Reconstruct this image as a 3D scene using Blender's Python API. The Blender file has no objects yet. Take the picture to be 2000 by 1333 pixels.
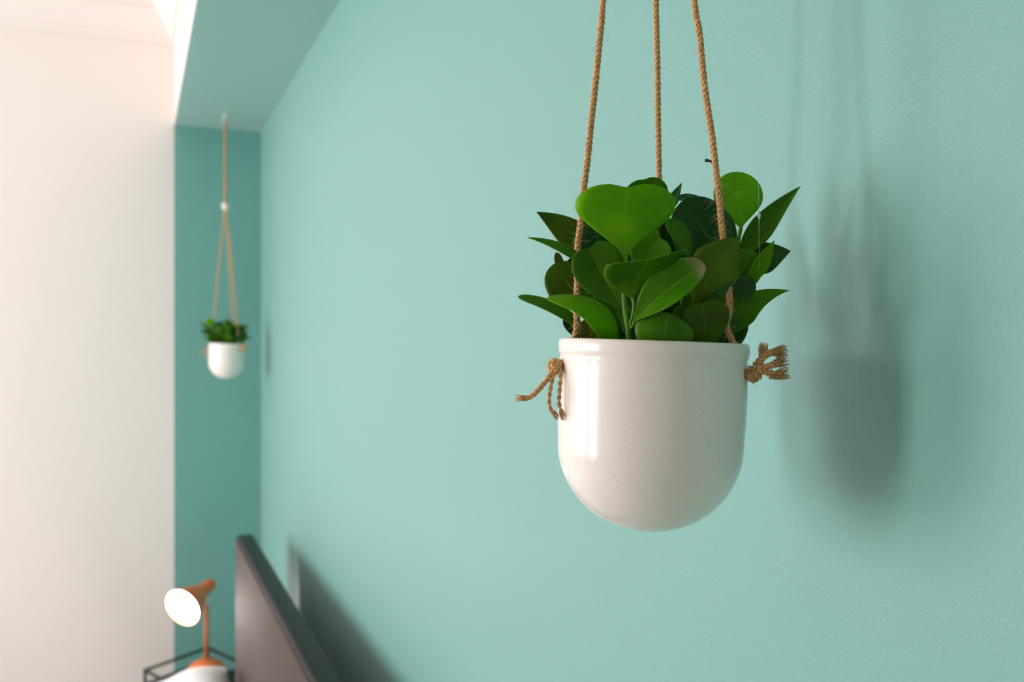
import bpy, bmesh, math, random
from mathutils import Vector, Matrix
random.seed(7)
PI = math.pi
S = bpy.context.scene
COL = S.collection

# ------------------------------------------------------------------ camera
FPX = 1900.0                                  # focal length in pixels of a 2000 px wide frame
YAW = math.atan2(735.0, FPX)
CAM = Vector((0.0, 0.0, 1.6))
F = Vector((math.sin(YAW), math.cos(YAW), 0.0))
R = Vector((math.cos(YAW), -math.sin(YAW), 0.0))
U = Vector((0.0, 0.0, 1.0))
cd = bpy.data.cameras.new('camera')
cd.sensor_width = 36.0
cd.lens = FPX / 2000.0 * 36.0
cd.clip_start = 0.02
cd.dof.use_dof = True
cd.dof.focus_distance = 0.60
cd.dof.aperture_fstop = 8.5
cam = bpy.data.objects.new('camera', cd)
cam.location = CAM
cam.rotation_euler = (PI / 2, 0, -YAW)
COL.objects.link(cam)
S.camera = cam
S.view_settings.view_transform = 'Standard'
S.view_settings.look = 'None'
S.view_settings.gamma = 1.0
S.view_settings.use_curve_mapping = False
S.view_settings.exposure = 0.22

# ------------------------------------------------------------------ world
W = bpy.data.worlds.new('sky'); S.world = W; W.use_nodes = True
W.node_tree.nodes['Background'].inputs[0].default_value = (0.75, 0.87, 1.0, 1)
W.node_tree.nodes['Background'].inputs[1].default_value = 1.0

# daylight through the two windows of the left wall (they show as highlights on the pots and throw the pots' shadows)
XL, XR, YN, YF = -2.9, 0.434, -1.9, 3.70      # room: left wall, teal wall, near wall, far wall
XB = 0.129                                    # front of the bulkhead
ZC, ZS = 2.83, 2.376                          # ceiling, underside of the bulkhead
WIN = [(1.00, 1.50), (2.05, 3.45)]
WIN_POWER = [58.0, 74.0]
WIN_Z = [(0.75, 2.35), (0.75, 2.35)]


def daylight(sx, sy, power, loc, rot):
    ld = bpy.data.lights.new('window_left_offscreen', 'AREA')
    ld.shape = 'RECTANGLE'; ld.size = sx; ld.size_y = sy
    ld.energy = power; ld.color = (1.0, 0.945, 0.985)
    lo = bpy.data.objects.new('window_left_offscreen', ld)
    lo.location = loc; lo.rotation_euler = rot
    COL.objects.link(lo)


for (y0, y1), (WZ0, WZ1), pw in zip(WIN, WIN_Z, WIN_POWER):
    daylight(WZ1 - WZ0, y1 - y0, pw, (XL - 0.20, (y0 + y1) / 2, (WZ0 + WZ1) / 2), (0, -PI / 2, 0))


# ------------------------------------------------------------------ helpers
def unproj(px, py, d):
    return CAM + F * d + R * ((px - 1000.0) / FPX * d) + U * ((666.5 - py) / FPX * d)


def lin(r, g, b):
    def f(c):
        c /= 255.0
        return c / 12.92 if c <= 0.04045 else ((c + 0.055) / 1.055) ** 2.4
    return (f(r), f(g), f(b), 1.0)


def new_mat(name, color, rough=0.5, spec=0.5, bump=None, vary=None, coat=0.0, metallic=0.0):
    m = bpy.data.materials.new(name); m.use_nodes = True
    nt = m.node_tree; N = nt.nodes; L = nt.links
    p = N['Principled BSDF']
    p.inputs['Base Color'].default_value = color
    p.inputs['Roughness'].default_value = rough
    p.inputs['Specular IOR Level'].default_value = spec
    p.inputs['Coat Weight'].default_value = coat
    p.inputs['Coat Roughness'].default_value = 0.06
    p.inputs['Metallic'].default_value = metallic
    tc = N.new('ShaderNodeTexCoord')
    if vary:
        sc, amt = vary
        nz = N.new('ShaderNodeTexNoise'); nz.inputs['Scale'].default_value = sc; nz.inputs['Detail'].default_value = 4
        L.new(tc.outputs['Object'], nz.inputs['Vector'])
        rp = N.new('ShaderNodeValToRGB')
        rp.color_ramp.elements[0].position = 0.3; rp.color_ramp.elements[1].position = 0.7
        rp.color_ramp.elements[0].color = [c * (1 - amt) for c in color[:3]] + [1]
        rp.color_ramp.elements[1].color = [min(1, c * (1 + amt)) for c in color[:3]] + [1]
        L.new(nz.outputs['Fac'], rp.inputs['Fac']); L.new(rp.outputs['Color'], p.inputs['Base Color'])
    if bump:
        sc, st, dist = bump
        nb = N.new('ShaderNodeTexNoise'); nb.inputs['Scale'].default_value = sc; nb.inputs['Detail'].default_value = 3
        L.new(tc.outputs['Object'], nb.inputs['Vector'])
        b = N.new('ShaderNodeBump'); b.inputs['Strength'].default_value = st; b.inputs['Distance'].default_value = dist
        L.new(nb.outputs['Fac'], b.inputs['Height']); L.new(b.outputs['Normal'], p.inputs['Normal'])
    return m


def leaf_mat(name, c0, c1, rib, rough=0.42, trans=0.30, tipc=None):
    """A waxy leaf: two greens mottled by noise, pale midrib and rim, a little light coming through."""
    m = bpy.data.materials.new(name); m.use_nodes = True
    nt = m.node_tree; N = nt.nodes; L = nt.links
    p = N['Principled BSDF']; out = N['Material Output']
    p.inputs['Roughness'].default_value = rough
    p.inputs['Specular IOR Level'].default_value = 0.20
    tc = N.new('ShaderNodeTexCoord'); oi = N.new('ShaderNodeObjectInfo')
    nz = N.new('ShaderNodeTexNoise'); nz.inputs['Scale'].default_value = 45; nz.inputs['Detail'].default_value = 5
    L.new(tc.outputs['Object'], nz.inputs['Vector'])
    rp = N.new('ShaderNodeValToRGB')
    rp.color_ramp.elements[0].position = 0.32; rp.color_ramp.elements[1].position = 0.68
    rp.color_ramp.elements[0].color = c0; rp.color_ramp.elements[1].color = c1
    L.new(nz.outputs['Fac'], rp.inputs['Fac'])
    hs = N.new('ShaderNodeHueSaturation')
    mv = N.new('ShaderNodeMapRange'); mv.inputs['To Min'].default_value = 0.85; mv.inputs['To Max'].default_value = 1.15
    L.new(oi.outputs['Random'], mv.inputs['Value']); L.new(mv.outputs['Result'], hs.inputs['Value'])
    L.new(rp.outputs['Color'], hs.inputs['Color'])
    sep = N.new('ShaderNodeSeparateXYZ'); L.new(tc.outputs['UV'], sep.inputs[0])
    a1 = N.new('ShaderNodeMath'); a1.operation = 'SUBTRACT'; a1.inputs[1].default_value = 0.5; L.new(sep.outputs['X'], a1.inputs[0])
    a2 = N.new('ShaderNodeMath'); a2.operation = 'ABSOLUTE'; L.new(a1.outputs[0], a2.inputs[0])
    r2 = N.new('ShaderNodeValToRGB')          # 0 at the midrib, 0.5 at the rim
    e = r2.color_ramp.elements
    e[0].position = 0.010; e[0].color = (0.34, 0.34, 0.34, 1); e[1].position = 0.024; e[1].color = (0, 0, 0, 1)
    k = e.new(0.470); k.color = (0, 0, 0, 1); k = e.new(0.498); k.color = (0.55, 0.55, 0.55, 1)
    L.new(a2.outputs[0], r2.inputs['Fac'])
    mx = N.new('ShaderNodeMix'); mx.data_type = 'RGBA'
    mx.inputs[7].default_value = rib
    L.new(r2.outputs['Color'], mx.inputs[0]); L.new(hs.outputs['Color'], mx.inputs[6])
    last = mx.outputs[2]
    if tipc:
        rt = N.new('ShaderNodeValToRGB'); rt.color_ramp.elements[0].position = 0.86; rt.color_ramp.elements[1].position = 0.97
        rt.color_ramp.elements[0].color = (0, 0, 0, 1); rt.color_ramp.elements[1].color = (0.8, 0.8, 0.8, 1)
        L.new(sep.outputs['Y'], rt.inputs['Fac'])
        m2 = N.new('ShaderNodeMix'); m2.data_type = 'RGBA'; m2.inputs[7].default_value = tipc
        L.new(rt.outputs['Color'], m2.inputs[0]); L.new(last, m2.inputs[6]); last = m2.outputs[2]
    L.new(last, p.inputs['Base Color'])
    nb = N.new('ShaderNodeTexNoise'); nb.inputs['Scale'].default_value = 420; nb.inputs['Detail'].default_value = 2
    L.new(tc.outputs['Object'], nb.inputs['Vector'])
    b = N.new('ShaderNodeBump'); b.inputs['Strength'].default_value = 0.12; b.inputs['Distance'].default_value = 0.0006
    L.new(nb.outputs['Fac'], b.inputs['Height']); L.new(b.outputs['Normal'], p.inputs['Normal'])
    tr = N.new('ShaderNodeBsdfTranslucent'); L.new(last, tr.inputs['Color'])
    ms = N.new('ShaderNodeMixShader'); ms.inputs[0].default_value = trans
    L.new(p.outputs[0], ms.inputs[1]); L.new(tr.outputs[0], ms.inputs[2]); L.new(ms.outputs[0], out.inputs['Surface'])
    return m


def emit_mat(name, color, strength):
    m = bpy.data.materials.new(name); m.use_nodes = True
    p = m.node_tree.nodes['Principled BSDF']
    p.inputs['Base Color'].default_value = color
    p.inputs['Emission Color'].default_value = color
    p.inputs['Emission Strength'].default_value = strength
    return m


def mesh_obj(name, bm, mat, parent=None, origin=(0, 0, 0), smooth=True):
    """Link a bmesh given in world coordinates as ONE object; origin is the thing's root location."""
    o3 = Vector(origin)
    bmesh.ops.translate(bm, verts=bm.verts, vec=-o3)
    bmesh.ops.recalc_face_normals(bm, faces=bm.faces)
    me = bpy.data.meshes.new(name); bm.to_mesh(me); bm.free()
    if mat: me.materials.append(mat)
    if smooth:
        for f in me.polygons: f.use_smooth = True
    o = bpy.data.objects.new(name, me); COL.objects.link(o)
    if parent: o.parent = parent
    else: o.location = o3
    return o


def thing(name, label, cat, loc, group=None):
    o = bpy.data.objects.new(name, None); o.empty_display_size = 0.05
    COL.objects.link(o); o.location = loc
    o['label'] = label; o['category'] = cat
    if group: o['group'] = group
    return o


def tag(o, label, cat, group=None, kind=None):
    o['label'] = label; o['category'] = cat
    if group: o['group'] = group
    if kind: o['kind'] = kind
    return o


def box(bm, lo, hi, bev=0.0, seg=2):
    lo, hi = Vector(lo), Vector(hi)
    r = bmesh.ops.create_cube(bm, size=1.0)
    vs = r['verts']
    for v in vs:
        v.co = Vector([lo[i] + (v.co[i] + 0.5) * (hi[i] - lo[i]) for i in range(3)])
    if bev > 0:
        es = list({e for v in vs for e in v.link_edges})
        bmesh.ops.bevel(bm, geom=es, offset=bev, segments=seg, affect='EDGES', profile=0.5)
    return bm


def frame_of(t):
    t = t.normalized()
    a = Vector((0, 0, 1)) if abs(t.z) < 0.9 else Vector((1, 0, 0))
    n = (a - t * a.dot(t)).normalized()
    return n, t.cross(n)


def catmull(pts, step):
    """Smooth polyline through pts, about one point every step metres."""
    pts = [Vector(p) for p in pts]
    P = [pts[0] * 2 - pts[1]] + pts + [pts[-1] * 2 - pts[-2]]
    out = []
    for i in range(1, len(P) - 2):
        n = max(2, int((P[i + 1] - P[i]).length / step))
        for k in range(n):
            t = k / n
            a, b, c, d = P[i - 1], P[i], P[i + 1], P[i + 2]
            out.append(0.5 * ((2 * b) + (c - a) * t + (2 * a - 5 * b + 4 * c - d) * t * t + (3 * b - a - 3 * c + d) * t ** 3))
    out.append(pts[-1])
    return out


def transport(path):
    """Tangent, normal and binormal along a path without twist."""
    T = []
    for i in range(len(path)):
        a = path[max(0, i - 1)]; b = path[min(len(path) - 1, i + 1)]
        d = b - a
        T.append(d.normalized() if d.length > 1e-9 else (T[-1] if T else Vector((0, 0, 1))))
    n, _ = frame_of(T[0]); fr = []
    for t in T:
        n = n - t * n.dot(t)
        n = n.normalized() if n.length > 1e-9 else frame_of(t)[0]
        fr.append((t, n, t.cross(n)))
    return fr


def tube(bm, path, rad, seg=8, caps=True):
    fr = transport(path); rings = []
    for i, (p, (t, n, b)) in enumerate(zip(path, fr)):
        r = rad(i / (len(path) - 1)) if callable(rad) else rad
        rings.append([bm.verts.new(p + n * math.cos(2 * PI * k / seg) * r + b * math.sin(2 * PI * k / seg) * r) for k in range(seg)])
    for a, b in zip(rings, rings[1:]):
        for k in range(seg):
            bm.faces.new((a[k], a[(k + 1) % seg], b[(k + 1) % seg], b[k]))
    if caps:
        bm.faces.new(rings[0][::-1]); bm.faces.new(rings[-1])
    return bm


def lathe(bm, prof, centre, axis=Vector((0, 0, 1)), seg=64, side=None):
    """Spin a list of (radius, height) about axis through centre."""
    axis = axis.normalized(); n, b = frame_of(axis)
    rings = []
    for r, h in prof:
        c = centre + axis * h
        if r < 1e-6: rings.append([bm.verts.new(c)])
        else: rings.append([bm.verts.new(c + n * math.cos(2 * PI * k / seg) * r + b * math.sin(2 * PI * k / seg) * r) for k in range(seg)])
    for A, B in zip(rings, rings[1:]):
        for k in range(seg):
            k2 = (k + 1) % seg
            if len(A) == 1: bm.faces.new((A[0], B[k2], B[k]))
            elif len(B) == 1: bm.faces.new((A[k], A[k2], B[0]))
            else: bm.faces.new((A[k], A[k2], B[k2], B[k]))
    return bm


# ------------------------------------------------------------------ materials
M = {}
M['white'] = new_mat('white_paint', lin(239, 231, 224), 0.6, 0.3, bump=(220, 0.06, 0.001))
M['teal'] = new_mat('teal_paint', lin(110, 168, 159), 0.50, 0.6, bump=(420, 0.30, 0.0011))
M['teal'].node_tree.nodes['Principled BSDF'].inputs['Sheen Weight'].default_value = 0.30
M['teal'].node_tree.nodes['Principled BSDF'].inputs['Sheen Roughness'].default_value = 0.45
M['floor'] = new_mat('pale_carpet', lin(204, 194, 180), 0.95, 0.1, vary=(400, 0.08), bump=(600, 0.4, 0.002))
M['frame'] = new_mat('window_paint', lin(238, 238, 234), 0.4)
M['headtop'] = new_mat('headboard_dark', lin(30, 32, 31), 0.45, 0.22, bump=(300, 0.05, 0.001))
M['headface'] = new_mat('headboard_brown', lin(78, 67, 62), 0.75, 0.2, bump=(180, 0.04, 0.001))
M['linen'] = new_mat('white_linen', lin(240, 240, 240), 0.9, 0.1, bump=(240, 0.1, 0.001))
M['black'] = new_mat('black_metal', lin(22, 22, 22), 0.4, 0.5, vary=(30, 0.2))
M['orange'] = new_mat('orange_enamel', lin(214, 110, 52), 0.42, 0.5, vary=(20, 0.06))
M['joint'] = new_mat('white_plastic', lin(235, 238, 234), 0.4)
M['bulb'] = emit_mat('lamp_glow', (1.0, 0.99, 0.96, 1), 62.0)
M['jute'] = new_mat('jute', lin(206, 162, 112), 0.92, 0.15, bump=(1500, 0.6, 0.0006), vary=(1100, 0.6))
M['fibre'] = new_mat('jute_fibre', lin(214, 178, 128), 0.9, 0.2, vary=(400, 0.3))
M['twig'] = new_mat('straw_bark', lin(74, 50, 34), 0.8, 0.2, vary=(900, 0.4))
M['bead'] = new_mat('pale_wood', lin(236, 220, 198), 0.55, 0.4, vary=(200, 0.06))
M['hook'] = new_mat('white_hook', lin(226, 232, 226), 0.35, 0.5)
M['soil'] = new_mat('dark_foam', lin(34, 28, 20), 0.95, 0.1, bump=(300, 0.8, 0.003), vary=(250, 0.4))
M['glue'] = new_mat('clear_glue', lin(196, 224, 206), 0.12, 0.5)
M['stem'] = new_mat('stem_green', lin(88, 140, 34), 0.4, 0.4, vary=(120, 0.2))
# crackle-glazed pot
m = new_mat('cream_glaze', lin(243, 236, 226), 0.20, 0.5)
nt = m.node_tree; p = nt.nodes['Principled BSDF']; tc = nt.nodes['Texture Coordinate']
vo = nt.nodes.new('ShaderNodeTexVoronoi'); vo.feature = 'DISTANCE_TO_EDGE'; vo.inputs['Scale'].default_value = 330
nt.links.new(tc.outputs['Object'], vo.inputs['Vector'])
mr = nt.nodes.new('ShaderNodeMapRange'); mr.inputs['From Max'].default_value = 0.09
nt.links.new(vo.outputs['Distance'], mr.inputs['Value'])
bp = nt.nodes.new('ShaderNodeBump'); bp.inputs['Strength'].default_value = 0.03; bp.inputs['Distance'].default_value = 0.0002
nt.links.new(mr.outputs['Result'], bp.inputs['Height']); nt.links.new(bp.outputs['Normal'], p.inputs['Normal'])
rp = nt.nodes.new('ShaderNodeValToRGB')
rp.color_ramp.elements[0].color = lin(240, 233, 223); rp.color_ramp.elements[1].color = lin(244, 238, 229)
nt.links.new(mr.outputs['Result'], rp.inputs['Fac']); nt.links.new(rp.outputs['Color'], p.inputs['Base Color'])
M['pot'] = m
# thin window pane: mostly see-through with a faint gloss
m = bpy.data.materials.new('window_glass'); m.use_nodes = True
nt = m.node_tree
t_ = nt.nodes.new('ShaderNodeBsdfTransparent'); g_ = nt.nodes.new('ShaderNodeBsdfGlossy'); g_.inputs['Roughness'].default_value = 0.02
x_ = nt.nodes.new('ShaderNodeMixShader'); x_.inputs[0].default_value = 0.06
nt.links.new(t_.outputs[0], x_.inputs[1]); nt.links.new(g_.outputs[0], x_.inputs[2])
nt.links.new(x_.outputs[0], nt.nodes['Material Output'].inputs['Surface'])
M['glass'] = m
LM = {
    'b': leaf_mat('leaf_bright', lin(98, 170, 2), lin(126, 194, 4), lin(160, 206, 50), trans=0.42),
    'm': leaf_mat('leaf_mid', lin(60, 122, 8), lin(90, 148, 14), lin(132, 178, 50), trans=0.34),
    'o': leaf_mat('leaf_olive', lin(66, 100, 6), lin(80, 120, 12), lin(104, 138, 36), trans=0.28),
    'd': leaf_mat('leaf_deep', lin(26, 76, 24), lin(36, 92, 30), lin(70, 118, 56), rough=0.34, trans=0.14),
    'y': leaf_mat('leaf_faded', lin(112, 116, 48), lin(138, 140, 72), lin(150, 140, 100), trans=0.25),
    'r': leaf_mat('leaf_rosy_tip', lin(70, 146, 12), lin(98, 168, 20), lin(160, 204, 60), trans=0.36, tipc=lin(176, 160, 128)),
}


# ------------------------------------------------------------------ the room
def slab(name, lo, hi, mat, label, cat):
    bm = bmesh.new(); box(bm, lo, hi)
    o = mesh_obj(name, bm, M[mat], smooth=False)
    return tag(o, label, cat, kind='structure')


T = 0.12
slab('floor', (XL - T, YN - T, -0.1), (XR + T, YF + T, 0.0), 'floor', 'pale beige carpet of the bedroom', 'floor')
slab('ceiling', (XL - T, YN - T, ZC), (XR + T, YF + T, ZC + 0.1), 'white', 'white ceiling above the moulding', 'ceiling')
slab('wall_right', (XR, YN - T, 0), (XR + T, YF + T, ZC), 'teal', 'teal painted wall behind the headboard and planters', 'wall')
slab('wall_recess', (XB, YF, 0), (XR, YF + T, ZS), 'teal', 'narrow teal end wall of the alcove beyond the lamp', 'wall')
slab('wall_far', (XL - T, YF, 0), (XB, YF + T, ZC), 'white', 'plain white wall beyond the bedside table', 'wall')
slab('wall_near', (XL - T, YN - T, 0), (XR, YN, ZC), 'white', 'white wall at the near end of the room', 'wall')
# dropped bulkhead over the alcove: white in front, teal underneath
bm = bmesh.new(); box(bm, (XB, YN, ZS + 0.004), (XR, YF + T, ZC))
tag(mesh_obj('wall_bulkhead', bm, M['white'], smooth=False), 'white front of the dropped bulkhead above the alcove', 'wall', kind='structure')
bm = bmesh.new(); box(bm, (XB + 0.001, YN, ZS), (XR, YF, ZS + 0.004))
tag(mesh_obj('ceiling_soffit', bm, M['teal'], smooth=False), 'teal underside of the bulkhead from which the planters hang', 'ceiling', kind='structure')
# left wall with window openings
bm = bmesh.new()
ys = [YN] + [v for w in WIN for v in w] + [YF]
for i in range(0, len(ys), 2):
    box(bm, (XL - T, ys[i], 0), (XL, ys[i + 1], ZC))
for (y0, y1), (WZ0, WZ1) in zip(WIN, WIN_Z):
    box(bm, (XL - T, y0, 0), (XL, y1, WZ0)); box(bm, (XL - T, y0, WZ1), (XL, y1, ZC))
tag(mesh_obj('wall_left', bm, M['white'], smooth=False), 'white wall with two tall windows', 'wall', kind='structure')
for i, (y0, y1) in enumerate(WIN):
    WZ0, WZ1 = WIN_Z[i]
    r = thing('window_%d' % (i + 1), ('narrow tall white framed window', 'wide white framed window')[i] + ' in the white side wall', 'window', (XL - 0.06, (y0 + y1) / 2, WZ0), 'windows of the side wall')
    r['kind'] = 'structure'
    bm = bmesh.new(); q = 0.045; x0, x1 = XL - 0.09, XL - 0.03
    for lo, hi in (((x0, y0, WZ0), (x1, y0 + q, WZ1)), ((x0, y1 - q, WZ0), (x1, y1, WZ1)), ((x0, y0 + q, WZ0), (x1, y1 - q, WZ0 + q)), ((x0, y0 + q, WZ1 - q), (x1, y1 - q, WZ1))):
        box(bm, lo, hi)
    mesh_obj('window_frame', bm, M['frame'], r, r.location, smooth=False)
    bm = bmesh.new(); box(bm, (XL - 0.063, y0 + q, WZ0 + q), (XL - 0.057, y1 - q, WZ1 - q))
    mesh_obj('pane', bm, M['glass'], r, r.location, smooth=False)
# crown moulding run round the room, mitred at the corners
prof = [(0.0, -0.150), (0.010, -0.150), (0.010, -0.136), (0.018, -0.130), (0.018, -0.120), (0.026, -0.104), (0.040, -0.082),
        (0.058, -0.064), (0.066, -0.058), (0.066, -0.046), (0.074, -0.042), (0.082, -0.030), (0.096, -0.020), (0.096, -0.010), (0.110, -0.010), (0.110, 0.0)]
bm = bmesh.new(); rings = []
for cx, cy, sx, sy in ((XB, YF, -1, -1), (XL, YF, 1, -1), (XL, YN, 1, 1), (XB, YN, -1, 1)):
    rings.append([bm.verts.new((cx + sx * a, cy + sy * a, ZC + z * 1.12)) for a, z in prof])
for i in range(4):
    A, B = rings[i], rings[(i + 1) % 4]
    for k in range(len(prof) - 1): bm.faces.new((A[k], A[k + 1], B[k + 1], B[k]))
tag(mesh_obj('trim_1', bm, M['white'], smooth=False), 'stepped white crown moulding under the ceiling', 'moulding', kind='structure')
# ------------------------------------------------------------------ bed
HX0, HX1, HY0, HY1, HZ = 0.2805, 0.3290, 1.35, 3.0, 1.0225
bed = thing('bed', 'double bed with a dark flat headboard standing off the teal wall', 'bed', (0.0, 2.17, 0.0))
bm = bmesh.new(); box(bm, (HX0, HY0, 0.0), (HX1, HY1, HZ), 0.009, 4)
hb = mesh_obj('headboard', bm, M['headtop'], bed, bed.location)
hb['label'] = 'dark upright headboard with a brown satin front'
bm = bmesh.new(); box(bm, (HX0 - 0.004, HY0 + 0.003, 0.30), (HX0 + 0.002, HY1 - 0.003, HZ - 0.012), 0.003, 2)
mesh_obj('headboard_panel', bm, M['headface'], hb, bed.location)
for y0, y1 in ((HY0 + 0.02, HY0 + 0.05), (HY1 - 0.05, HY1 - 0.02)):
    bm = bmesh.new(); box(bm, (-1.75, y0, 0.16), (HX0 - 0.006, y1, 0.34), 0.004)
    mesh_obj('side_rail', bm, M['headtop'], bed, bed.location)
bm = bmesh.new(); box(bm, (-1.78, HY0 + 0.02, 0.16), (-1.75, HY1 - 0.02, 0.36), 0.004)
mesh_obj('footboard', bm, M['headtop'], bed, bed.location)
bm = bmesh.new(); box(bm, (-1.75, HY0 + 0.05, 0.20), (HX0 - 0.006, HY1 - 0.05, 0.22))
mesh_obj('slat_base', bm, M['headtop'], bed, bed.location, smooth=False)
for x, y in ((-1.72, HY0 + 0.06), (-1.72, HY1 - 0.06)):
    bm = bmesh.new(); box(bm, (x - 0.025, y - 0.025, 0.0), (x + 0.025, y + 0.025, 0.20), 0.003)
    mesh_obj('leg', bm, M['headtop'], bed, bed.location)
bm = bmesh.new(); box(bm, (-1.73, HY0 + 0.07, 0.22), (HX0 - 0.02, HY1 - 0.07, 0.475), 0.04, 4)
tag(mesh_obj('mattress', bm, M['linen']), 'thick white mattress on the bed below the headboard', 'mattress')


def pillow(name, lo, L, Wd, H, rot, label):
    """A plump cushion with pinched corners, L by Wd by H."""
    bm = bmesh.new(); n = 22; G = {}
    for sgn in (1, -1):
        for i in range(n + 1):
            for j in range(n + 1):
                u, v = -1 + 2 * i / n, -1 + 2 * j / n
                if sgn < 0 and (i in (0, n) or j in (0, n)): G[-1, i, j] = G[1, i, j]; continue
                h = max(0.0, (1 - u ** 4) * (1 - v ** 4)) ** 0.45
                k = 1 - 0.05 * (1 - abs(u * v)) * (abs(u) ** 4 + abs(v) ** 4) * 0.7
                wr = 0.006 * math.sin(9 * u + 3 * v) * h
                G[sgn, i, j] = bm.verts.new(Vector((u * L / 2 * k, v * Wd / 2 * k, sgn * (h * H / 2) + wr)))
    for sgn in (1, -1):
        for i in range(n):
            for j in range(n):
                q = [G[sgn, i, j], G[sgn, i + 1, j], G[sgn, i + 1, j + 1], G[sgn, i, j + 1]]
                bm.faces.new(q if sgn > 0 else q[::-1])
    bmesh.ops.transform(bm, matrix=Matrix.Translation(lo) @ rot, verts=bm.verts)
    return tag(mesh_obj(name, bm, M['linen'], origin=lo), label, 'pillow')


pillow('pillow', Vector((0.035, 2.60, 0.588)), 0.44, 0.68, 0.15, Matrix.Rotation(math.radians(-16), 4, 'Y'), 'white pillow on the mattress by the headboard and lamp')

# ------------------------------------------------------------------ bedside table: black wire frame set cornerwise
ZR = 1.6 - 1.0935                               # height of the rail
C1, C2, C3 = Vector((0.24, 3.62, 0)), Vector((0.029, 3.451, 0)), Vector((0.350, 3.372, 0))
C4 = C2 + C3 - C1
ring = [C1, C2, C4, C3]
cen = (C1 + C4) / 2
ns = thing('bedside_table', 'small black wire bedside table with a raised rail under the lamp', 'table', (cen.x, cen.y, 0))
for i in range(4):
    a, b = ring[i], ring[(i + 1) % 4]
    bm = bmesh.new(); tube(bm, [a + U * ZR, b + U * ZR], 0.0055, 10); mesh_obj('rail', bm, M['black'], ns, ns.location)
    bm = bmesh.new(); tube(bm, [a, a + U * (ZR + 0.0055)], 0.0055, 10); mesh_obj('leg', bm, M['black'], ns, ns.location)
ZT = ZR - 0.040


def plate(z0, z1, sh):
    bm = bmesh.new()
    lo = [bm.verts.new(cen + (c - cen) * sh + U * z0) for c in ring]; hi = [bm.verts.new(cen + (c - cen) * sh + U * z1) for c in ring]
    bm.faces.new(lo[::-1]); bm.faces.new(hi)
    for k in range(4): bm.faces.new((lo[k], lo[(k + 1) % 4], hi[(k + 1) % 4], hi[k]))
    return bm


mesh_obj('tabletop', plate(ZT - 0.006, ZT, 1.0), M['black'], ns, ns.location, smooth=False)
mesh_obj('shelf', plate(0.15, 0.156, 1.0), M['black'], ns, ns.location, smooth=False)

# ------------------------------------------------------------------ bedside lamp
LB = Vector((0.222, 3.425, ZT))
lamp = thing('table_lamp', 'lit orange metal reading lamp with a cone shade on the bedside table', 'lamp', LB)
bm = bmesh.new()
lathe(bm, [(0, 0.0), (0.068, 0.0), (0.070, 0.003), (0.070, 0.008), (0.067, 0.022), (0.060, 0.036), (0.049, 0.048), (0.034, 0.057), (0.018, 0.062), (0.010, 0.065), (0, 0.066)], LB, seg=48)
mesh_obj('base', bm, M['orange'], lamp, LB)
zt = 1.6 - (1181 - 666.5) * 3.283 / FPX
bm = bmesh.new(); tube(bm, [LB + U * 0.06, Vector((LB.x, LB.y, zt))], 0.0068, 14); mesh_obj('stem', bm, M['orange'], lamp, LB)
zj = 1.6 - (1163 - 666.5) * 3.283 / FPX
bm = bmesh.new(); tube(bm, [Vector((LB.x, LB.y, zt)), Vector((LB.x, LB.y, zj + 0.012))], 0.0072, 14); mesh_obj('joint', bm, M['joint'], lamp, LB)
top = unproj(409, 1144, 3.280); mouth = unproj(356, 1188, 3.280 - 0.128)
ax = (mouth - top).normalized(); Ls = (mouth - top).length
bm = bmesh.new()
pr = [(0, -0.022), (0.014, -0.018), (0.021, -0.006), (0.022, 0.010), (0.022, 0.040), (0.026, 0.050), (0.040, 0.50 * Ls), (0.053, 0.75 * Ls), (0.0615, 0.96 * Ls), (0.0630, Ls)]
pr += [(0.0620, Ls), (0.0603, 0.96 * Ls), (0.0518, 0.75 * Ls), (0.0388, 0.50 * Ls), (0.0245, 0.051), (0.0200, 0.046), (0, 0.046)]
lathe(bm, pr, top, ax, 48)
mesh_obj('lamp_shade', bm, M['orange'], lamp, LB)
bm = bmesh.new()
lathe(bm, [(0, 0.050), (0.016, 0.052), (0.030, 0.50 * Ls), (0.044, 0.75 * Ls), (0.053, 0.90 * Ls), (0.053, 0.97 * Ls), (0.049, Ls + 0.005), (0.034, Ls + 0.013), (0, Ls + 0.017)], top, ax, 40)
mesh_obj('bulb', bm, M['bulb'], lamp, LB)


# ------------------------------------------------------------------ hanging planters
D0 = 0.625                                     # forward distance of the near pot's axis


def twisted(bm, path, r, pitch=0.011, strands=3, seg=6, phase=0.0):
    """Laid rope: strands wound round one another along path."""
    fr = transport(path); s = 0.0; acc = [0.0]
    for a, b in zip(path, path[1:]): s += (b - a).length; acc.append(s)
    for k in range(strands):
        sub = []
        for p, (t, n, b), l in zip(path, fr, acc):
            a = phase + 2 * PI * k / strands + 2 * PI * l / pitch
            j = 1 + 0.10 * math.sin(l * 900 + k * 2.1) * math.sin(l * 310 + k)
            sub.append(p + (n * math.cos(a) + b * math.sin(a)) * r * 0.50 * j)
        tube(bm, sub, r * 0.56, seg)
    return bm


def fuzz(path, r, count, length, rng):
    """Loose hairs standing off a rope."""
    bm = bmesh.new(); fr = transport(path)
    for _ in range(count):
        i = rng.randrange(len(path)); t, n, b = fr[i]
        a = rng.uniform(0, 2 * PI); o = n * math.cos(a) + b * math.sin(a)
        L = length * rng.uniform(0.3, 1.0)
        p0 = path[i] + o * r * 0.8
        d = (o * rng.uniform(0.3, 1.0) + t * rng.uniform(-1, 1)).normalized()
        k = Vector((rng.uniform(-1, 1), rng.uniform(-1, 1), rng.uniform(-1, 1))) * 0.9
        pts = [p0 + d * L * q + k * L * q * q for q in (0, 0.35, 0.7, 1.0)]
        tube(bm, pts, 0.00004, 3, False)
    return bm


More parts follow.
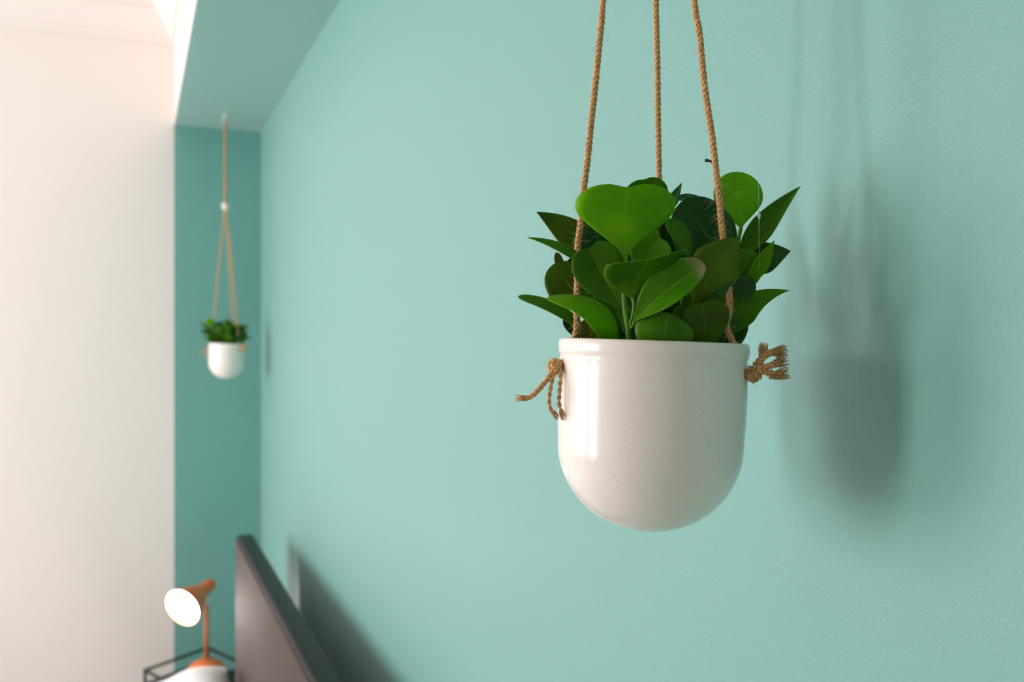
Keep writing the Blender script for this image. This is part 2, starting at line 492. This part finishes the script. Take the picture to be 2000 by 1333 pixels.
def knot_path(c, axis, size, squash=1.0):
    """A trefoil loop lying round axis."""
    n, b = frame_of(axis); out = []
    for i in range(61):
        t = 2 * PI * i / 60 + 0.4
        x = math.sin(t) + 2 * math.sin(2 * t); y = math.cos(t) - 2 * math.cos(2 * t); z = -math.sin(3 * t)
        out.append(c + (n * x + b * y * squash) * size / 3.0 + axis * z * size * 0.45)
    return out


def planter(P, label, rope_px, bead_z, soffit_z, quick=False, rr_=0.00215):
    """Pot hung by three jute ropes. P maps pot-local (right, up, toward the viewer; metres) to world."""
    rng = random.Random(3)
    c = P(0, 0, 0); axr = (P(1, 0, 0) - c); axu = (P(0, 1, 0) - c); axt = (P(0, 0, 1) - c)
    tilt = math.radians(2.0)
    ax = (axu * math.cos(tilt) + axr * math.sin(tilt)).normalized()
    Hp = 0.1215; rr = 0.0600
    base = c - ax * Hp
    root = thing('hanging_planter', label, 'planter', base, 'hanging planters along the teal wall')
    # pot
    prof = [(0, 0.0)]
    hb_ = 0.054                                 # height of the rounded bottom
    for k in range(1, 17):
        a = k / 16 * PI / 2
        prof.append((0.0590 * math.sin(a) ** 0.92, hb_ * (1 - math.cos(a) ** 1.06)))
    prof += [(0.0596, 0.070), (0.0600, 0.085), (0.0600, 0.1050), (0.0597, 0.1085), (0.0594, 0.1100), (0.0596, 0.1112), (0.0603, 0.1125), (0.0607, 0.1150), (0.0607, 0.1180),
             (0.0603, 0.1203), (0.0594, 0.1213), (0.0582, 0.1215), (0.0572, 0.1208), (0.0566, 0.1190), (0.0563, 0.1100), (0.0562, 0.085), (0.0555, 0.065), (0.0500, 0.035), (0.030, 0.010), (0, 0.005)]
    bm = bmesh.new(); lathe(bm, prof, base, ax, 96)
    pot = mesh_obj('pot', bm, M['pot'], root, base)
    # holes: left, right and back of the rim
    def around(deg, r, h):
        a = math.radians(deg)
        u_ = (axr * math.sin(a) + axt * math.cos(a))
        u_ = (u_ - ax * u_.dot(ax)).normalized()
        return base + ax * h + u_ * r, u_
    HOLES = [-78, 64, 172]
    bpy.context.view_layer.update()
    for dg in HOLES:
        q, u_ = around(dg, 0.058, 0.1030)
        bm = bmesh.new(); tube(bm, [q - u_ * 0.012, q + u_ * 0.012], 0.0030, 16)
        cut = mesh_obj('cutter', bm, None)
        md = pot.modifiers.new('b', 'BOOLEAN'); md.operation = 'DIFFERENCE'; md.solver = 'EXACT'; md.object = cut
        bpy.context.view_layer.update()
        me = bpy.data.meshes.new_from_object(pot.evaluated_get(bpy.context.evaluated_depsgraph_get()))
        pot.modifiers.clear(); pot.data = me
        bpy.data.objects.remove(cut)
    for f in pot.data.polygons: f.use_smooth = True
    # ropes from bead to hole
    bead = P(-0.006, bead_z, 0.0)
    for ri, (dg, mids) in enumerate(zip(HOLES, rope_px)):
        q, u_ = around(dg, 0.0655, 0.1030)
        qi, _ = around(dg, 0.0535, 0.1030); q2, _ = around(dg, 0.0530, 0.1180)
        st = bead + (axr * math.sin(math.radians(dg)) + axt * math.cos(math.radians(dg))) * 0.0022 + U * 0.012
        pts = [st, bead + (st - bead) * 1.0 - U * 0.028] + mids + [q2, qi + ax * 0.003, q - u_ * 0.006, q]
        path = catmull(pts, 0.0012 if not quick else 0.003)
        bm = bmesh.new(); twisted(bm, path, rr_, 0.0105)
        rope = mesh_obj('rope', bm, M['jute'], root, base)
        if not quick:
            o = mesh_obj('fibre', fuzz(path, 0.0022, 260, 0.0075, rng), M['fibre'], rope, base); o['kind'] = 'stuff'
            near = [p_ for p_ in path if p_.z > c.z - 0.005 and p_.z < c.z + 0.10]
            if near and ri < 2:
                o = mesh_obj('fibre', fuzz(near, 0.0022, 150, 0.008, rng), M['fibre'], rope, base); o['kind'] = 'stuff'
        if ri == 1 and not quick:
            a = unproj(1394, 319, D0 - 0.010)
            bm = bmesh.new(); tube(bm, catmull([a, a - R * 0.0022 + U * 0.0009 + F * -0.002, a - R * 0.0060 + U * 0.0013 + F * -0.003], 0.0006), lambda t: 0.0009 + 0.0002 * math.sin(9 * t), 7)
            mesh_obj('straw', bm, M['twig'], rope, base)
        # knot outside the hole
        kc = q - u_ * 0.0012
        ka = u_ if ri != 0 else (u_ * 0.75 - U * 0.45 + axt * 0.1).normalized()
        bm = bmesh.new()
        kp = knot_path(kc, ka, 0.0040, 0.92)
        twisted(bm, kp, 0.00190, 0.009)
        tube(bm, [kc - ka * 0.005, kc + ka * 0.005], 0.0030, 10)
        kn = mesh_obj('knot', bm, M['jute'], root, base)
        if not quick:
            o = mesh_obj('fibre', fuzz(kp, 0.002, 120, 0.004, rng), M['fibre'], kn, base); o['kind'] = 'stuff'
        # loose ends
        tails = []
        k0 = kc
        if ri == 0:
            def L_(x, y, w): return P((x - 1276) * D0 / FPX, (666.5 - y) * D0 / FPX, w)
            tails = [([L_(1086, 715, .018), L_(1076, 728, .019), L_(1062, 745, .020), L_(1046, 763, .021), L_(1031, 774, .021), L_(1016, 775, .021)], 0.0018, 3),
                     ([L_(1087, 716, .019), L_(1079, 732, .020), L_(1073, 755, .021), L_(1070, 780, .021), L_(1074, 798, .021), L_(1081, 806, .021)], 0.00135, 2),
                     ([L_(1090, 718, .019), L_(1092, 736, .020), L_(1090, 760, .021), L_(1089, 785, .021), L_(1095, 807, .021)], 0.00135, 2)]
        elif ri == 1:
            def L_(x, y, w): return P((x - 1276) * D0 / FPX, (666.5 - y) * D0 / FPX, w)
            tails = [([L_(1452, 712, .031), L_(1462, 700, .033), L_(1470, 692, .033), L_(1483, 688, .032), L_(1500, 685, .031)], 0.0023, 3),
                     ([L_(1455, 715, .033), L_(1470, 714, .035), L_(1486, 709, .035), L_(1498, 704, .035)], 0.0021, 3),
                     ([L_(1453, 719, .033), L_(1468, 724, .035), L_(1486, 729, .036), L_(1499, 727, .036)], 0.0021, 3),
                     ([L_(1460, 706, .031), L_(1465, 694, .031), L_(1467, 681, .031)], 0.0017, 2)]
        else:
            tails = [([kc, kc + u_ * 0.006 - U * 0.008, kc + u_ * 0.008 - U * 0.022], 0.0017, 3)]
        for tp, tr_, ns_ in tails:
            tp = catmull(tp, 0.001)
            bm = bmesh.new(); twisted(bm, tp, tr_, 0.009, max(2, ns_), 6)
            e = tp[-1]; d = (tp[-1] - tp[-4]).normalized(); n_, b_ = frame_of(d)
            for _ in range(34 if ri == 0 else 80):                  # frayed end
                a = rng.uniform(0, 2 * PI); w_ = rng.uniform(0.0, 1.0) ** 0.5
                o_ = (n_ * math.cos(a) + b_ * math.sin(a)) * w_
                s0 = e - d * (0.004 if ri == 0 else rng.uniform(0.003, 0.009)) + o_ * tr_ * 0.8
                e0 = e + d * rng.uniform(-0.001, 0.0040) + o_ * tr_ * (1.3 + 0.6 * (ri == 1))
                tube(bm, [s0, (s0 + e0) / 2 + o_ * tr_ * 0.15, e0], 0.00016, 4)
            o = mesh_obj('tail', bm, M['jute'], kn, base)
    # wooden bead, then the doubled rope up to the hook
    bm = bmesh.new()
    lathe(bm, [(0.004, -0.014), (0.009, -0.0125), (0.0125, -0.007), (0.0137, 0.0), (0.0125, 0.007), (0.009, 0.0125), (0.004, 0.014)], bead, U, 28)
    mesh_obj('bead', bm, M['bead'], root, base)
    bm = bmesh.new(); twisted(bm, knot_path(bead - U * 0.019, U, 0.0036), 0.0020, 0.009)
    mesh_obj('knot', bm, M['bead'], root, base)
    topz = soffit_z - 0.026
    hk = Vector((bead.x, bead.y, topz))
    for s in (-1, 0, 1):
        o_ = axr * 0.0026 * s + axt * 0.0020 * (1 - 2 * abs(s))
        bm = bmesh.new(); twisted(bm, catmull([bead + U * 0.010 + o_, (bead + hk) / 2 + o_ * 1.2, hk + o_ - U * 0.004], 0.002), 0.0021, 0.0105)
        mesh_obj('rope', bm, M['jute'], root, base)
    bm = bmesh.new(); twisted(bm, knot_path(hk, axr, 0.0045), 0.0022, 0.01)
    kn = mesh_obj('knot', bm, M['jute'], root, base)
    bm = bmesh.new(); twisted(bm, catmull([hk, hk + axr * 0.006 + U * 0.004, hk + axr * 0.017 + U * 0.007], 0.002), 0.002, 0.01)
    mesh_obj('tail', bm, M['jute'], kn, base)
    return root, base, ax, c, hk


def hook(hk, soffit_z, label):
    r = thing('ceiling_hook', label, 'hook', (hk.x, hk.y, soffit_z), 'hooks in the soffit')
    o = Vector((hk.x, hk.y, soffit_z))
    bm = bmesh.new(); lathe(bm, [(0, 0), (0.008, 0), (0.008, -0.0015), (0.004, -0.003), (0, -0.003)], o, U, 20); mesh_obj('flange', bm, M['hook'], r, o)
    pts = [o, o - U * 0.006] + [o - U * 0.0165 + Vector((0, 0, 0)) + (R * math.sin(a) + U * math.cos(a)) * 0.0105 for a in [math.radians(v) for v in range(0, -271, -30)]]
    bm = bmesh.new(); tube(bm, catmull(pts, 0.001), 0.0019, 10); mesh_obj('hook_wire', bm, M['hook'], r, o)


# the near planter, built in camera-aligned axes round its own centre
PC = unproj(1276, 666, D0)
fw = Vector((PC.x, PC.y, 0)).normalized()
rt = Vector((fw.y, -fw.x, 0))


def PN(x, y, w): return PC + R * x + U * y - F * w


def rp_(lst, w0, w1):
    n = len(lst)
    return [unproj(x, y, D0 - (w0 + (w1 - w0) * i / (n - 1))) for i, (x, y) in enumerate(lst)]


ropeL = rp_([(1195, -220), (1178, 0), (1174, 50), (1168, 111), (1162, 173), (1155, 235), (1149, 297), (1146, 325), (1140, 370), (1135, 430), (1129, 475), (1128, 520), (1127, 580), (1126, 640)], 0.008, 0.013)
ropeR = rp_([(1337, -220), (1356, 0), (1366, 62), (1371, 116), (1377, 173), (1383, 215), (1390, 260), (1396, 309), (1401, 355), (1406, 400), (1410, 445), (1417, 505), (1420, 535), (1425, 580), (1424, 610), (1419, 640)], 0.014, 0.024)
ropeB = rp_([(1277, -220), (1281, 0), (1284, 124), (1285, 223), (1287, 330), (1290, 457), (1290, 600)], -0.036, -0.052)
near_root, near_base, near_ax, near_c, near_hk = planter(PN, 'glossy cream pot on jute ropes before the open stretch of teal wall', [ropeL, ropeR, ropeB], 0.560, ZS)
hook(near_hk, ZS, 'small white hook over the pot before the open teal wall')

# the far planter, the same make, further along the soffit
DF = 3.33
FC = unproj(444, 671, DF)
ff = Vector((FC.x, FC.y, 0)).normalized(); fr_ = Vector((ff.y, -ff.x, 0))
turn = Matrix.Rotation(math.radians(-18), 3, 'Z'); ff = turn @ ff; fr_ = turn @ fr_      # hung with its holes turned a little


def PF(x, y, w): return FC + fr_ * x + U * y - ff * w


BZ = (671 - 403) * DF / FPX


def fmid(dg):
    a = math.radians(dg); out = []
    for k in (0.75, 0.5, 0.25, 0.08):
        r_ = 0.003 + (0.052 - 0.003) * (1 - k)
        out.append(PF(math.sin(a) * r_ - 0.006 * k, BZ * k, math.cos(a) * r_))
    return out


def LF(x, y, w): return PF(x, y, w)


far_root, far_base, far_ax, far_c, far_hk = planter(PF, 'cream pot on jute ropes in the alcove corner above the orange lamp', [fmid(-78), fmid(64), fmid(172)], BZ, ZS, quick=True, rr_=0.0030)
hook(far_hk, ZS, 'small white hook in the soffit above the orange lamp corner')


# ------------------------------------------------------------------ the plant
def Z1(zx, zy, w):
    """A point of the near plant: where it appears in a 3.33x view of the pot's top, w mm nearer than the pot's axis."""
    d = D0 - w / 1000.0
    return unproj(990 + zx / 3.33333, 310 + zy / 3.33333, d)


def cv(n): return (R * n[0] + U * n[1] - F * n[2]).normalized()


SCOL = [-1, -.82, -.58, -.32, -.10, 0, .10, .32, .58, .82, 1]


def leaf_mesh(base, ctrl, tip, width, n0, n1, t0=0.66, k=1.7, pointed=False, fold=0.15, cup=0.0, notch=0.0, pet=0.05, wave=0.0, side=None):
    B, C, Tp = base, ctrl, tip
    L = (C - B).length * 0.5 + (Tp - C).length * 0.5 + (Tp - B).length * 0.25
    bm = bmesh.new(); uvl = bm.loops.layers.uv.new('UVMap')
    rows = []; NT = 20; hw = width / 2; th = 0.00022
    for i in range(NT + 1):
        u = i / NT; t = 1 - (1 - u) ** 1.45
        if t <= t0: h = pet + (1 - pet) * math.sin(PI / 2 * t / t0) ** k
        else:
            x = (t - t0) / (1 - t0)
            h = (1 - x ** 1.35) if pointed else max(0.0, 1 - x ** 2.2) ** 0.5
        h = max(h, 0.012)
        row = []
        for s in SCOL:
            tt = t
            if notch and t > t0:
                x = (t - t0) / (1 - t0); tt = t - notch * x ** 4 * max(0.0, 1 - 1.25 * abs(s * h)) ** 2
            q = B * (1 - tt) ** 2 + C * 2 * tt * (1 - tt) + Tp * tt * tt
            tg = ((C - B) * (1 - tt) + (Tp - C) * tt).normalized()
            if side is not None: sd = side; nn = sd.cross(tg).normalized()
            else:
                nn = (n0 * (1 - tt) + n1 * tt); sd = tg.cross(nn).normalized(); nn = sd.cross(tg).normalized()
            y = s * h * hw
            z = abs(s) * h * hw * fold * (0.6 + 0.4 * abs(s)) + cup * hw * h * s * s + wave * hw * math.sin(5 * t + 2 * s) * abs(s) * h
            if s == 0: z -= 0.00018
            c = q + sd * y + nn * z
            row.append((bm.verts.new(c + nn * th), bm.verts.new(c - nn * th), (0.5 + s / 2, t)))
        rows.append(row)

    def quad(c):
        f = bm.faces.new([v for v, _ in c])
        for lp, (_, uv) in zip(f.loops, c): lp[uvl].uv = uv
    nc = len(SCOL)
    for a, b in zip(rows, rows[1:]):
        for j in range(nc - 1):
            q4 = (a[j], a[j + 1], b[j + 1], b[j])
            quad([(v[0], v[2]) for v in q4]); quad([(v[1], v[2]) for v in q4[::-1]])
        for j in (0, nc - 1): quad([(a[j][1], a[j][2]), (a[j][0], a[j][2]), (b[j][0], b[j][2]), (b[j][1], b[j][2])])
    for r_ in (rows[0], rows[-1]):
        for j in range(nc - 1): quad([(r_[j][0], r_[j][2]), (r_[j][1], r_[j][2]), (r_[j + 1][1], r_[j + 1][2]), (r_[j + 1][0], r_[j + 1][2])])
    return bm


PL = near_base + near_ax * 0.105
plant = thing('potted_plant', 'bushy broad-leaved green plant in the pot before the open teal wall', 'plant', PL, 'plants in the hanging pots')


def leaf(base, tip, width, mat, n=(0, 0.3, 1), n1=None, ctrl=None, side=None, **kw):
    d = D0 - tip[2] / 1000.0
    B, Tp = Z1(*base), Z1(*tip)
    N0 = cv(n); N1 = cv(n1) if n1 else N0
    C = Z1(*ctrl) if ctrl else (B + Tp) / 2 + N0 * (Tp - B).length * 0.06
    bm = leaf_mesh(B, C, Tp, width / 3.33333 / FPX * d, N0, N1, side=cv(side) if side else None, **kw)
    return mesh_obj('leaf', bm, LM[mat], plant, PL)


# ---- front, centre
leaf((768, 700, 40), (786, 150, 50), 668, 'b', n=(0.03, -0.12, 1), ctrl=(765, 470, 36), t0=0.74, k=3.0, fold=-0.12, notch=0.06, pet=0.05)      # the big fan-shaped leaf
leaf((915, 480, -6), (890, 118, -2), 300, 'm', n=(0, 0.5, 1), ctrl=(905, 300, -12), t0=0.7, notch=0.05)
leaf((700, 720, 4), (520, 385, 0), 330, 'd', n=(0.1, 0.1, 1), t0=0.6)
leaf((765, 1000, 38), (520, 548, 44), 340, 'm', n=(-0.3, 0.25, 1), ctrl=(655, 830, 36), t0=0.74, k=1.6, fold=0.22, notch=0.07)
leaf((600, 770, 14), (135, 514, 22), 120, 'm', n=(0.1, 0.75, 0.6), ctrl=(400, 575, 22), pointed=True, t0=0.5, fold=0.25)
leaf((640, 690, -10), (193, 348, -8), 215, 'o', n=(0.2, 0.15, 1), ctrl=(430, 460, -10), pointed=True, t0=0.48, k=1.2, fold=-0.1)
leaf((855, 800, 18), (1025, 498, 26), 300, 'm', n=(-0.1, 0.1, 1), ctrl=(890, 610, 20), t0=0.68, notch=0.09, fold=0.12)
leaf((812, 905, 46), (928, 655, 66), 540, 'm', ctrl=(818, 800, 44), t0=0.965, k=1.25, fold=-0.10, pet=0.05, side=(0.976, 0.19, 0.0))
leaf((828, 1060, 42), (1290, 690, 56), 265, 'r', n=(-0.45, 0.35, 1), n1=(-0.25, 0.35, 1), ctrl=(985, 880, 50), t0=0.60, k=1.15, fold=0.42, cup=0.1)
leaf((1000, 1340, 44), (1058, 1006, 46), 385, 'm', n=(-0.05, 0.22, 1), ctrl=(1010, 1150, 50), t0=0.60, k=1.0, fold=-0.10, cup=-0.08)
leaf((1300, 1270, 34), (1265, 925, 40), 325, 'o', n=(-0.1, 0.2, 1), ctrl=(1300, 1060, 38), t0=0.66, k=1.1, fold=0.10, notch=0.06)
# ---- right
leaf((1215, 960, 28), (1516, 508, 36), 330, 'o', n=(-0.05, 0.05, 1), ctrl=(1340, 700, 36), t0=0.56, k=1.1, fold=-0.08, pointed=True)
leaf((1450, 740, 2), (1130, 285, 6), 440, 'd', n=(0.1, 0.15, 1), ctrl=(1330, 500, 8), t0=0.52, k=1.0, fold=-0.10)
leaf((1400, 420, -10), (1108, 268, -6), 120, 'd', n=(0.1, 0.8, 0.6), ctrl=(1250, 225, -8), t0=0.5, k=1.0)
leaf((1050, 350, -16), (1140, 158, -12), 80, 'd', n=(-0.6, 0.2, 1), pointed=True, t0=0.4, k=1.0)
leaf((1190, 660, 8), (1035, 405, 14), 150, 'm', n=(0.5, 0.3, 1), ctrl=(1160, 500, 14), t0=0.55, k=1.0, fold=0.2)
leaf((1524, 450, -8), (1500, 86, -14), 325, 'b', n=(0.05, 0.0, 1), ctrl=(1500, 300, -12), t0=0.60, k=1.25, fold=0.06)
leaf((1480, 690, -6), (1914, 178, 2), 165, 'm', n=(0.45, 0.45, 0.8), ctrl=(1640, 420, -6), pointed=True, t0=0.46, k=1.0, fold=0.45)
leaf((1420, 760, -10), (1848, 602, -4), 215, 'd', n=(0, 0.25, 1), ctrl=(1640, 640, -10), pointed=True, t0=0.6, k=1.0, fold=0.1)
leaf((1545, 840, 0), (1742, 532, 6), 115, 'b', n=(0.5, 0.3, 1), ctrl=(1630, 700, 2), pointed=True, t0=0.55, k=1.0, fold=0.6)
leaf((1490, 900, -4), (1580, 590, 0), 230, 'm', n=(0.1, 0.2, 1), t0=0.55, k=1.0, fold=0.15)
leaf((1430, 900, 8), (1612, 800, 10), 155, 'd', n=(0.1, 0.2, 1), t0=0.55, k=1.0)
leaf((1445, 1170, 0), (1838, 858, 6), 190, 'm', n=(0.25, 0.6, 0.8), ctrl=(1520, 900, 4), pointed=True, t0=0.40, k=0.9, fold=0.12)
leaf((1440, 1260, -2), (1552, 1050, 0), 110, 'd', n=(-0.2, 0.2, 1), t0=0.5, k=1.0)
leaf((1250, 980, 28), (1484, 780, 34), 175, 'd', n=(-0.1, 0.25, 1), ctrl=(1330, 840, 32), pointed=True, t0=0.5, k=0.9)
# ---- left
leaf((690, 1240, 26), (262, 905, 30), 215, 'b', n=(-0.05, 0.55, 1), n1=(0.1, 0.9, 0.5), ctrl=(665, 910, 42), t0=0.45, k=0.8, fold=-0.12)
leaf((560, 1190, -2), (72, 900, 0), 120, 'm', n=(-0.1, 0.8, 0.6), ctrl=(400, 965, 0), pointed=False, t0=0.6, k=1.0, fold=0.1)
leaf((575, 990, -14), (300, 690, -16), 300, 'o', n=(0.1, 0.1, 1), ctrl=(420, 850, -12), t0=0.56, k=1.0, fold=-0.06)
leaf((365, 780, -26), (322, 612, -24), 60, 'y', n=(0.2, 0.1, 1), t0=0.6, k=1.0)
leaf((480, 850, -20), (415, 648, -20), 95, 'd', n=(0.1, 0.1, 1), t0=0.6, k=1.0)
leaf((620, 980, 6), (490, 680, 6), 120, 'm', n=(0.3, 0.1, 1), t0=0.5, k=1.0)
leaf((560, 1250, 8), (515, 1046, 8), 125, 'y', n=(0, 0.2, 1), t0=0.6, k=1.0)
leaf((600, 1260, 16), (575, 1128, 16), 100, 'y', n=(0, 0.2, 1), t0=0.6, k=1.0)
leaf((480, 1180, -12), (372, 1042, -12), 75, 'd', n=(0.1, 0.2, 1), t0=0.6, k=1.0)
# ---- leaves inside the bush and towards the wall
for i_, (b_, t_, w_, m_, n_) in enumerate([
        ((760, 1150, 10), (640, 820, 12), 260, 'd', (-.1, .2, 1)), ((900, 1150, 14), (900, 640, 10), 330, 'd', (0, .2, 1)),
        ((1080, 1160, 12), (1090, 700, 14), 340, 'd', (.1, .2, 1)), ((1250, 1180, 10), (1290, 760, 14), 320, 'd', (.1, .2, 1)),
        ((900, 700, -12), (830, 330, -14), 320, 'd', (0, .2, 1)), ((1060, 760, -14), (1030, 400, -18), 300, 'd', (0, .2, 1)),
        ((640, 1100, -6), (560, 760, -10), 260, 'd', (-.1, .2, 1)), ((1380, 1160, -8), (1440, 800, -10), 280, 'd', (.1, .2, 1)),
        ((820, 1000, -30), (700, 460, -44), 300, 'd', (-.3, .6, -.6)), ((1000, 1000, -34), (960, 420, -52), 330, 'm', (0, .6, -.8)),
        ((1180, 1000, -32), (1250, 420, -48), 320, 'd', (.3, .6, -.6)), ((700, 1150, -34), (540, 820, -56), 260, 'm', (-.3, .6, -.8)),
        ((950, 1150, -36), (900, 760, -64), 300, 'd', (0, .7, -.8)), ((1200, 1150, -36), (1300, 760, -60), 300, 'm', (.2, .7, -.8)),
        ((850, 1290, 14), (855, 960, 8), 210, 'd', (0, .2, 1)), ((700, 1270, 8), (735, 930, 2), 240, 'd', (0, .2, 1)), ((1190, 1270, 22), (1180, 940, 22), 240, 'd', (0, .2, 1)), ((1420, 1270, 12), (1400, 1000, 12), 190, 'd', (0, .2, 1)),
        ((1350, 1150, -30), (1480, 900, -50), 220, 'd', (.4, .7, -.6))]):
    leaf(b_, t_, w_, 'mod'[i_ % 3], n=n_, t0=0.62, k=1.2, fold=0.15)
# ---- stems
for pts, r_ in [
        ([(800, 1260, 34), (788, 1120, 38), (770, 1000, 39), (762, 860, 40), (768, 690, 40)], 0.00155),
        ([(792, 1110, 38), (818, 1020, 42), (826, 950, 44), (812, 890, 44)], 0.00105),
        ([(800, 1110, 38), (822, 1085, 41), (832, 1050, 42)], 0.0010),
        ([(1290, 1280, 20), (1260, 1100, 22), (1220, 940, 27)], 0.0014),
        ([(1330, 1260, 0), (1420, 980, 0), (1470, 700, -4), (1524, 445, -8)], 0.0014),
        ([(620, 1260, 0), (640, 960, -4), (642, 690, -9)], 0.0014),
        ([(900, 1260, 0), (900, 800, -6), (912, 480, -8)], 0.0014)]:
    bm = bmesh.new(); tube(bm, catmull([Z1(*q) for q in pts], 0.003), r_, 9)
    mesh_obj('stem', bm, M['stem'], plant, PL)
# foam plug that holds the stems
bm = bmesh.new(); lathe(bm, [(0, 0.060), (0.046, 0.060), (0.0540, 0.085), (0.0540, 0.100), (0.050, 0.1055), (0.03, 0.1075), (0, 0.108)], near_base, near_ax, 48)
mesh_obj('soil', bm, M['soil'], plant, PL)
# a thread and drop of clear glue on the pointed leaf
bm = bmesh.new()
g0 = [Z1(1638, 130, 3), Z1(1640, 220, 4), Z1(1639, 330, 6)]; g1 = [Z1(1639, 330, 6), Z1(1642, 380, 6.5), Z1(1641, 440, 6), Z1(1644, 640, 6), Z1(1640, 720, 4)]
tube(bm, g0, 0.00010, 5); tube(bm, g1, lambda t: 0.0009 * math.exp(-((t - 0.14) / 0.09) ** 2) + 0.0001, 8)
tube(bm, catmull(g1, 0.0005), lambda t: 0.0011 * math.exp(-((t - 0.10) / 0.06) ** 2) + 0.0001, 10)
mesh_obj('glue_thread', bm, M['glue'], plant, PL)


def copy_tree(o, parent=None):
    c = o.copy(); COL.objects.link(c)
    if parent: c.parent = parent
    for ch in list(o.children): copy_tree(ch, c)
    return c


far_plant = copy_tree(plant)
far_plant.location = far_base + far_ax * 0.105
far_plant.rotation_euler = (0, 0, math.radians(200))
far_plant.scale = (0.98, 0.98, 0.80)
far_plant['label'] = 'dark green leafy plant in the pot hanging above the orange lamp'
